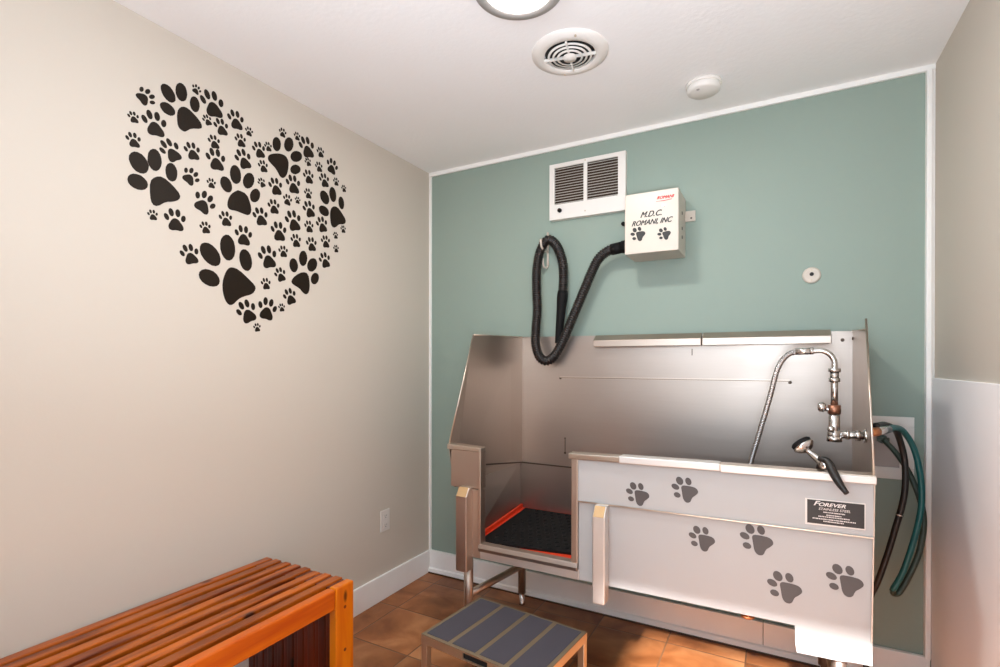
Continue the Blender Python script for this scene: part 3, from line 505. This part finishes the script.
# ================================================================ water supply box and hoses on the back wall
sb = thing('supply_box', 'white recessed water supply box in green wall right of the tub', 'supply box', (2.24, 0, .94))
fr = MB().box(2.155, 2.352, -.010, 0, 1.028, 1.066).box(2.155, 2.352, -.010, 0, .816, .862).box(2.305, 2.352, -.010, 0, .862, 1.028).box(2.155, 2.178, -.010, 0, .862, 1.028)
fr.build('frame', 'white_plastic', sb, .002)
MB().box(2.178, 2.305, -.003, 0, .862, 1.028).build('recess_panel', 'recess', sb)
MB().box(2.268, 2.302, -.0045, -.003, 1.008, 1.026).build('corner_label', 'copper', sb)
MB().cyl((2.245, -.002, .978), (2.245, -.05, .978), .014).cyl((2.245, -.03, .978), (2.245, -.045, .978), .018, seg=8).box(2.225, 2.265, -.062, -.052, .970, .986).build('valve', 'green_hose', sb)
g = thing('teal_hose', 'dark teal hose looping from the tub\'s right side down beside the green wall', 'hose', (2.16, -.50, 1.05))
MB().sweep([(2.20, -.42, 1.056), (2.235, -.33, 1.055), (2.275, -.24, 1.035), (2.312, -.20, .975), (2.334, -.185, .885), (2.341, -.18, .800), (2.335, -.18, .715), (2.312, -.18, .600), (2.285, -.18, .500), (2.258, -.175, .432)], .0102).build('hose_tube', 'teal_hose', g)
MB().cyl((2.142, -.50, 1.052), (2.168, -.475, 1.054), .0145, seg=10).build('copper_nut', 'copper', g)
MB().cyl((2.166, -.477, 1.054), (2.204, -.415, 1.057), .0135).build('hose_end', 'chrome', g)
g2 = thing('green_hose', 'dark green hose rising from the bottom of the teal loop to the wall valve', 'hose', (2.26, -.17, .42))
MB().sweep([(2.258, -.175, .432), (2.262, -.168, .416), (2.282, -.16, .425), (2.318, -.15, .505), (2.345, -.14, .590), (2.357, -.13, .690), (2.345, -.12, .780), (2.315, -.10, .870), (2.280, -.08, .935), (2.245, -.06, .978)], .0100).build('hose_tube', 'green_hose', g2)
bh = thing('black_hose', 'black hose dropping from the faucet inlet down behind the tub, between the teal hoses', 'hose', (2.16, -.45, 1.07))
MB().sweep([(2.165, -.45, 1.070), (2.205, -.36, 1.066), (2.248, -.27, 1.040), (2.272, -.22, .990), (2.287, -.20, .925), (2.290, -.20, .850), (2.283, -.20, .770), (2.262, -.19, .665), (2.240, -.18, .560), (2.215, -.16, .450), (2.195, -.12, .36), (2.19, -.09, .25), (2.19, -.08, .12), (2.19, -.08, .0)], .0105).build('hose_tube', 'hose', bh)
MB().cyl((2.2745, -.195, .722), (2.2735, -.195, .718), .0125).build('clamp', 'chrome', bh)

# ================================================================ dryer box with hose, hook, wall heater
dr = thing('dog_dryer', 'white dryer box with black paw prints and long ribbed black hose on the green wall', 'dryer', (1.374, 0, 1.78))
MB().box(1.255, 1.493, -.20, 0, 1.780, 2.055).build('casing', 'white_enamel', dr, .003)
for z in (1.965, 1.895, 1.855):
    MB().cyl((1.492, -.105, z), (1.4945, -.105, z), .008).build('side_hole', 'dark', dr)
MB().box(1.493, 1.538, -.012, 0, 1.948, 1.997).build('mounting_tab', 'white_enamel', dr, .001)
MB().cyl((1.520, -.010, 1.962), (1.520, -.0145, 1.962), .004).build('screw', 'dark', dr)
MB().cyl((1.427, -.199, 1.983), (1.427, -.2035, 1.983), .0055).build('lock', 'alu', dr)
text('lettering', 'M.D.C.', .036, (1.373, -.2008, 1.953), (1, 0, 0), (0, 0, 1), 'blackprint', dr, .45, .0006, .92, .0011)
text('lettering', 'ROMANI, INC', .032, (1.374, -.2008, 1.917), (1, 0, 0), (0, 0, 1), 'blackprint', dr, .45, .0006, .90, .0010)
text('logo', 'ROMANI', .0185, (1.435, -.2008, 2.020), (1, 0, 0), (0, 0, 1), 'redprint', dr, .4, .0006, 1., .0008)
MB().prism([(1.396, -.2, 2.005), (1.43, -.2, 2.0035), (1.465, -.2, 2.007), (1.465, -.2, 2.009), (1.43, -.2, 2.0065), (1.396, -.2, 2.0065)], (0, -.0012, 0)).build('logo_underline', 'redprint', dr)
paw_mb(PAW_SIDE, (1.315, -.2, 1.868), .066, -4, (1, 0, 0), (0, 0, 1), (0, -1, 0), .0012).build('paw_decal', 'blackprint', dr)
paw_mb(PAW_SIDE, (1.431, -.2, 1.856), .057, -8, (1, 0, 0), (0, 0, 1), (0, -1, 0), .0012).build('paw_decal', 'blackprint', dr)
hp = [(1.20, -.10, 1.838), (1.150, -.10, 1.830), (1.105, -.10, 1.800), (1.070, -.098, 1.745), (1.003, -.098, 1.597), (.950, -.098, 1.478), (.905, -.10, 1.378), (.866, -.105, 1.316), (.826, -.11, 1.290), (.788, -.112, 1.310), (.764, -.110, 1.374), (.760, -.10, 1.46), (.764, -.092, 1.558), (.757, -.085, 1.66), (.754, -.078, 1.770), (.771, -.07, 1.875), (.812, -.066, 1.928), (.858, -.066, 1.898), (.892, -.066, 1.82), (.900, -.064, 1.74), (.896, -.062, 1.65)]
hs = MB().sweep(hp, .0235, seg=16, sub=10, rib=(.0115, .0022)).build('hose', 'hose', dr)
MB().cyl((1.257, -.10, 1.842), (1.215, -.10, 1.840), .030).cyl((1.216, -.10, 1.840), (1.165, -.10, 1.833), .0275).build('hose_cuff', 'rubber', hs)
MB().lathe([(.026, 0), (.028, .02), (.028, .04), (.024, .10), (.018, .26), (.018, .275)], (.896, -.062, 1.655), (-.025, .0, -.27), 20).build('nozzle', 'rubber', hs)
hk = thing('wall_hook', 'slim white double hook on the green wall holding up the dryer hose', 'hook', (.787, 0, 1.80))
MB().sweep([(.787, -.006, 1.985), (.787, -.006, 1.90), (.787, -.006, 1.80)], .0062, sub=2).build('stem', 'white_enamel', hk)
MB().sweep([(.787, -.006, 1.878), (.787, -.03, 1.876), (.789, -.075, 1.878), (.790, -.100, 1.895), (.790, -.108, 1.925)], .0055).build('upper_prong', 'white_enamel', hk)
MB().sweep([(.787, -.006, 1.802), (.784, -.02, 1.790), (.781, -.045, 1.795), (.779, -.055, 1.82), (.779, -.053, 1.838)], .0055).build('lower_prong', 'white_enamel', hk)
MB().cyl((1.197, .0, 1.978), (1.197, -.012, 1.978), .010).build('wall_plug', 'rubber')
o = bpy.data.objects['wall_plug']; rebase(o, (1.197, 0, 1.978)); tag(o, 'small black plug in the green wall at the dryer box\'s left edge', 'plug')

ht = thing('wall_heater', 'white wall heater with two louvred grilles high on the green wall', 'heater', (1.0, 0, 2.05))
hx0, hx1, hz0, hz1 = .806, 1.214, 2.040, 2.335
G = [(.835, .996), (1.015, 1.176)]; gz0, gz1 = 2.119, 2.314
f = MB().box(hx0, hx1, -.030, -.022, hz0, gz0).box(hx0, hx1, -.030, -.022, gz1, hz1).box(hx0, G[0][0], -.030, -.022, gz0, gz1).box(G[0][1], G[1][0], -.030, -.022, gz0, gz1).box(G[1][1], hx1, -.030, -.022, gz0, gz1)
f.box(hx0, hx1, -.023, 0, hz0, hz0+.006).box(hx0, hx1, -.023, 0, hz1-.006, hz1).box(hx0, hx0+.006, -.023, 0, hz0+.006, hz1-.006).box(hx1-.006, hx1, -.023, 0, hz0+.006, hz1-.006)
f.build('cover', 'white_plastic', ht)
for (a, b_) in G:
    MB().box(a-.004, b_+.004, -.008, -.002, gz0-.004, gz1+.004).build('heating_core', 'heater', ht)
    lv = MB(); n = 14
    for k in range(n):
        z = gz0+(k+.5)*(gz1-gz0)/n
        lv.prism([(a, -.029, z-.0030), (a, -.017, z+.0030), (a, -.016, z+.0020), (a, -.028, z-.0042)], (b_-a, 0, 0))
    lv.build('louvre_grille', 'white_plastic', ht)
MB().lathe([(.011, 0), (.011, .010), (.009, .012)], (.866, -.030, 2.085), (0, -1, 0), 20).build('thermostat_knob', 'rubber', ht)
for x, z in ((1.005, 2.065), (1.005, 2.326)): MB().cyl((x, -.029, z), (x, -.032, z), .0035).build('screw', 'alu', ht)

kn = MB().lathe([(.0345, 0), (.0345, .004), (.031, .008), (.026, .009)], (2.005, 0, 1.655), (0, -1, 0), 30).build('round_cover', 'white_enamel')
rebase(kn, (2.005, 0, 1.655)); tag(kn, 'small round cover plate with a dark hole on the green wall', 'wall plate')
MB().cyl((2.005, -.009, 1.659), (2.005, -.0115, 1.659), .008).build('hole', 'dark', kn)
for dz in (.022, -.021): MB().cyl((2.005, -.0085, 1.655+dz), (2.005, -.0105, 1.655+dz), .0035).build('screw', 'alu', kn)

# ================================================================ power outlet on the left wall
ou = thing('power_outlet', 'white double power outlet low on the beige wall', 'outlet', (0, -.412, .36))
MB().box(0, .006, -.448, -.376, .364, .480).build('cover_plate', 'outlet', ou, .003)
for z in (.447, .397):
    so = MB().box(.005, .0085, -.4285, -.3955, z-.0145, z+.0145).build('socket', 'outlet', ou, .004)
    MB().box(.0083, .0088, -.4195, -.4175, z-.003, z+.006).box(.0083, .0088, -.4065, -.4045, z-.003, z+.006).cyl((.0083, -.412, z-.0085), (.0088, -.412, z-.0085), .0025).build('slots', 'slot', so)

# ================================================================ ceiling fixtures
cl = thing('ceiling_light', 'round flush ceiling light with a satin metal ring', 'ceiling light', (1.18, -1.158, H))
MB().lathe([(.125, 0), (.140, -.004), (.140, -.020), (.138, -.027), (.107, -.029), (.106, -.024)], (1.18, -1.158, H), (0, 0, 1), 56, False).build('ring', 'ring', cl)
MB().lathe([(.107, -.022), (.101, -.026), (.085, -.028), (.045, -.030), (.0001, -.031)], (1.18, -1.158, H), (0, 0, 1), 48, False).build('diffuser', 'lamp', cl)
ev = thing('ceiling_vent', 'round white ceiling vent with concentric slotted rings', 'vent', (1.19, -.745, H))
vc = (1.19, -.745, H)
MB().lathe([(.143, 0), (.142, -.004), (.118, -.013), (.098, -.015), (.094, -.010), (.094, -.002)], vc, (0, 0, 1), 56, False).build('flange', 'white_plastic', ev)
MB().lathe([(.093, -.0012), (.0001, -.0012)], vc, (0, 0, 1), 40, False).build('duct', 'dark', ev)
vr = MB()
for r, h in ((.0790, .016), (.0620, .018), (.0450, .020)):
    vr.lathe([(r-.0038, -h), (r+.0038, -h+.0015), (r+.0038, -h+.0035), (r-.0038, -h+.002), (r-.0038, -h)], vc, (0, 0, 1), 48, False)
vr.lathe([(.026, -.016), (.024, -.022), (.0001, -.024)], vc, (0, 0, 1), 32, False)
for k in range(4):
    a = math.radians(12+90*k); c, s_ = math.cos(a), math.sin(a)
    q = [Vector((c*r-s_*w, s_*r+c*w, 0)) for r, w in ((.02, -.0035), (.096, -.0035), (.096, .0035), (.02, .0035))]
    vr.hexa([Vector(vc)+p+Vector((0, 0, -.019)) for p in q], [Vector(vc)+p+Vector((0, 0, -.010)) for p in q])
vr.build('ring_grille', 'white_plastic', ev)
MB().cyl((vc[0]+.06, vc[1]-.105, H-.011), (vc[0]+.06, vc[1]-.105, H-.015), .004).cyl((vc[0]-.06, vc[1]+.105, H-.011), (vc[0]-.06, vc[1]+.105, H-.015), .004).build('screws', 'alu', ev)
sd = thing('smoke_detector', 'round white smoke detector on the ceiling near the green wall', 'smoke detector', (1.605, -.285, H))
MB().lathe([(.070, 0), (.070, -.009), (.066, -.012)], (1.605, -.285, H), (0, 0, 1), 44).build('base', 'white_plastic', sd)
MB().lathe([(.063, -.011), (.066, -.018), (.064, -.032), (.056, -.038), (.0001, -.0395)], (1.605, -.285, H), (0, 0, 1), 44, False).build('cover', 'white_plastic', sd)
MB().cyl((1.588, -.325, H-.037), (1.588, -.325, H-.0405), .006).build('test_button', 'recess', sd)

# ================================================================ step stool
A = Vector((.772, -.695, .29)); Bc = Vector((.718, -1.048, .29)); Cc = Vector((1.262, -.749, .29))
ex = (Cc-A).normalized(); ey0 = (A-Bc); ey = (ey0-ex*ey0.dot(ex)).normalized()
SW, SD_, SH = (Cc-A).length, ey0.length, .29
so_ = A-ey*SD_                                 # front left corner of the top
st = thing('step_stool', 'low aluminium step stool with four dark grip strips, in front of the tub', 'step stool', ((A+Cc)/2-ey*SD_/2-Vector((0, 0, SH))))
def S3(u, v, z): p = so_+ex*u+ey*v; return (p.x, p.y, z)
def sbox(u0, u1, v0, v1, z0, z1, mb=None):
    mb = mb or MB(); q = [(u0, v0), (u1, v0), (u1, v1), (u0, v1)]
    return mb.hexa([S3(u, v, z0) for u, v in q], [S3(u, v, z1) for u, v in q])
sbox(0, SW, 0, SD_, SH-.004, SH-.0012).build('top_plate', 'alu_top', st, .001)
ap = sbox(0, .005, .0051, SD_-.0051, SH-.034, SH-.004); sbox(SW-.005, SW, .0051, SD_-.0051, SH-.034, SH-.004, ap); sbox(0, SW, SD_-.005, SD_, SH-.034, SH-.004, ap)
m0, m1 = SW/2-.052, SW/2+.052
sbox(0, m0, 0, .005, SH-.034, SH-.004, ap); sbox(m1, SW, 0, .005, SH-.034, SH-.004, ap); sbox(m0, m1, 0, .005, SH-.008, SH-.004, ap); sbox(m0, m1, 0, .005, SH-.034, SH-.029, ap)
ap.build('apron_frame', 'alu', st)
sbox(m0-.002, m1+.002, .0055, .012, SH-.033, SH-.006).build('handle_slot', 'slot', st)
gw = (SW-.016*2-.020*3)/4
for k in range(4):
    u = .016+k*(gw+.020); sbox(u, u+gw, .014, SD_-.014, SH-.0012, SH+.0006).build('grip_strip', 'grip', st)
for (u, v) in ((0, 0), (SW-.026, 0), (0, SD_-.026), (SW-.026, SD_-.026)):
    lg = sbox(u, u+.026, v, v+.026, .006, SH-.034).build('leg', 'alu', st, .002)
    sbox(u-.002, u+.028, v-.002, v+.028, 0, .012).build('foot', 'rubber', lg)

# ================================================================ slatted bench along the left wall
bn = thing('slatted_bench', 'orange stained slatted wooden bench along the beige wall', 'bench', (.255, -1.70, 0))
BZ = .474; Y1 = -1.150; Y0 = -2.30; P0 = Y1-.088; NS = 9
pitch = (.500-.0355-.014)/(NS-1)
def build_wood(mb, name, m, par, c, bev=.004):
    """a board whose grain texture starts at its own centre"""
    o = mb.build(name, m, None, bev); rebase(o, c); o.parent = par; o.matrix_parent_inverse = par.matrix_world.inverted(); return o
for i in range(NS):
    x0 = .014+i*pitch; x1 = x0+.0355
    if i == NS-1:
        build_wood(MB().box(x0, x1, Y0+.088+.003, P0-.003, .402, BZ), 'front_rail', 'rail', bn, (x0, -1.7, .44), .005)
    else:
        dz = random.uniform(-.002, .002)
        build_wood(MB().box(x0, x1, Y0+random.uniform(0, .006), Y1-random.uniform(0, .005), .402, BZ+dz), 'slat', 'slat', bn, (x0, -1.7+random.random()*.1, .44), .0035)
    for (ya, yb) in ((P0, Y1), (Y0, Y0+.088)):
        top = BZ+.001 if i == NS-1 else .402
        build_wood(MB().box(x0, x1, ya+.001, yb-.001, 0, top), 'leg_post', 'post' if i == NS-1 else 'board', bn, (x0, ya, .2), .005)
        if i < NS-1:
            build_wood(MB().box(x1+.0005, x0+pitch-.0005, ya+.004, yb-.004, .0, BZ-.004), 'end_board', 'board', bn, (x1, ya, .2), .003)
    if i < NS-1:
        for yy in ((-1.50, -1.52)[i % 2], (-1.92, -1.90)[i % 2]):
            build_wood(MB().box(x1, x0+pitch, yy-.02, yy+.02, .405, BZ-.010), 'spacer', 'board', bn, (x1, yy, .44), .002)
MB().cyl((.4995, Y1-.045, .395), (.5008, Y1-.045, .395), .006).cyl((.4995, Y1-.045, .24), (.5008, Y1-.045, .24), .006).build('dowel_plugs', 'board', bn)

# ================================================================ camera
f_px, yaw, pit, roll, sy, cx, cy, cz = 507.8865, -.4963, -.0028, .0012, 30.8949, 1.8685, -2.5445, 1.2789
F = Vector((math.sin(yaw)*math.cos(pit), math.cos(yaw)*math.cos(pit), math.sin(pit)))
R = Vector((math.cos(yaw), -math.sin(yaw), 0)); U = R.cross(F)
R2 = R*math.cos(roll)+U*math.sin(roll); U2 = U*math.cos(roll)-R*math.sin(roll)
cam = bpy.data.cameras.new('camera'); co = bpy.data.objects.new('camera', cam); C.objects.link(co)
cam.sensor_width = 36; cam.lens = f_px/1000*36; cam.shift_y = sy/1000; cam.clip_start = .02
co.matrix_world = Matrix(((R2.x, U2.x, -F.x, cx), (R2.y, U2.y, -F.y, cy), (R2.z, U2.z, -F.z, cz), (0, 0, 0, 1)))
bpy.context.scene.camera = co

# ================================================================ light: ceiling lamp, daylight and sun through doorway
w = bpy.data.worlds.new('sky'); bpy.context.scene.world = w; w.use_nodes = True
bg = w.node_tree.nodes['Background']; bg.inputs['Color'].default_value = SKYCOL; bg.inputs['Strength'].default_value = SKY
def area(name, x0, x1, z0, z1, y):
    l = bpy.data.lights.new(name, 'AREA'); l.shape = 'RECTANGLE'; l.size = x1-x0; l.size_y = z1-z0
    l.cycles.is_portal = True
    o = bpy.data.objects.new(name, l); C.objects.link(o); o.location = ((x0+x1)/2, y, (z0+z1)/2)
    o.rotation_euler = (PI/2, 0, 0); return o
struct('ground_outside', MB().box(-6, 8, YR-12, YR-T, -.16, -.06), 'ground')
area('doorway_daylight', DX0, DX1, 0, DZ, YR-.06)
sl = bpy.data.lights.new('sun', 'SUN'); sl.energy = SUN; sl.angle = math.radians(2.5); sl.color = (1, .98, .96)
so2 = bpy.data.objects.new('sun', sl); C.objects.link(so2); so2.location = (1.4, -5, 4)
d = Vector(SUNDIR).normalized(); so2.rotation_euler = d.to_track_quat('-Z', 'Y').to_euler()
pt = bpy.data.lights.new('ceiling_lamp_glow', 'AREA'); pt.shape = 'DISK'; pt.size = .2; pt.energy = LAMPW; pt.color = (1, .97, .93)
po = bpy.data.objects.new('ceiling_lamp_glow', pt); C.objects.link(po); po.location = (1.18, -1.158, H-.048)

# unseen fill lamp added near the camera, aimed up to brighten the ceiling
fl = bpy.data.lights.new('ceiling_fill', 'AREA'); fl.shape = 'DISK'; fl.size = .25; fl.energy = CEIL_FILL; fl.color = FLCOL
fo = bpy.data.objects.new('ceiling_fill', fl); C.objects.link(fo); fo.location = FLPOS
fo.rotation_euler = Vector(FLDIR).to_track_quat('-Z', 'Y').to_euler()
sfl = bpy.data.lights.new('soft_fill', 'AREA'); sfl.shape = 'DISK'; sfl.size = .8; sfl.energy = SOFT_FILL; sfl.color = FLCOL  # second unseen fill lamp, added behind the camera to lift the low areas
sfo = bpy.data.objects.new('soft_fill', sfl); C.objects.link(sfo); sfo.location = (1.15, -2.7, 1.8)
sfo.rotation_euler = Vector((.12, 1, -.40)).to_track_quat('-Z', 'Y').to_euler()

sc = bpy.context.scene
sc.view_settings.view_transform = 'Standard'; sc.view_settings.look = 'None'; sc.view_settings.gamma = 1
sc.view_settings.use_curve_mapping = False; sc.view_settings.exposure = EXPO
sc.cycles.max_bounces = 12; sc.cycles.diffuse_bounces = 8; sc.cycles.glossy_bounces = 6
sc.cycles.sample_clamp_indirect = 8; sc.cycles.caustics_reflective = False
sc.cycles.use_denoising = True
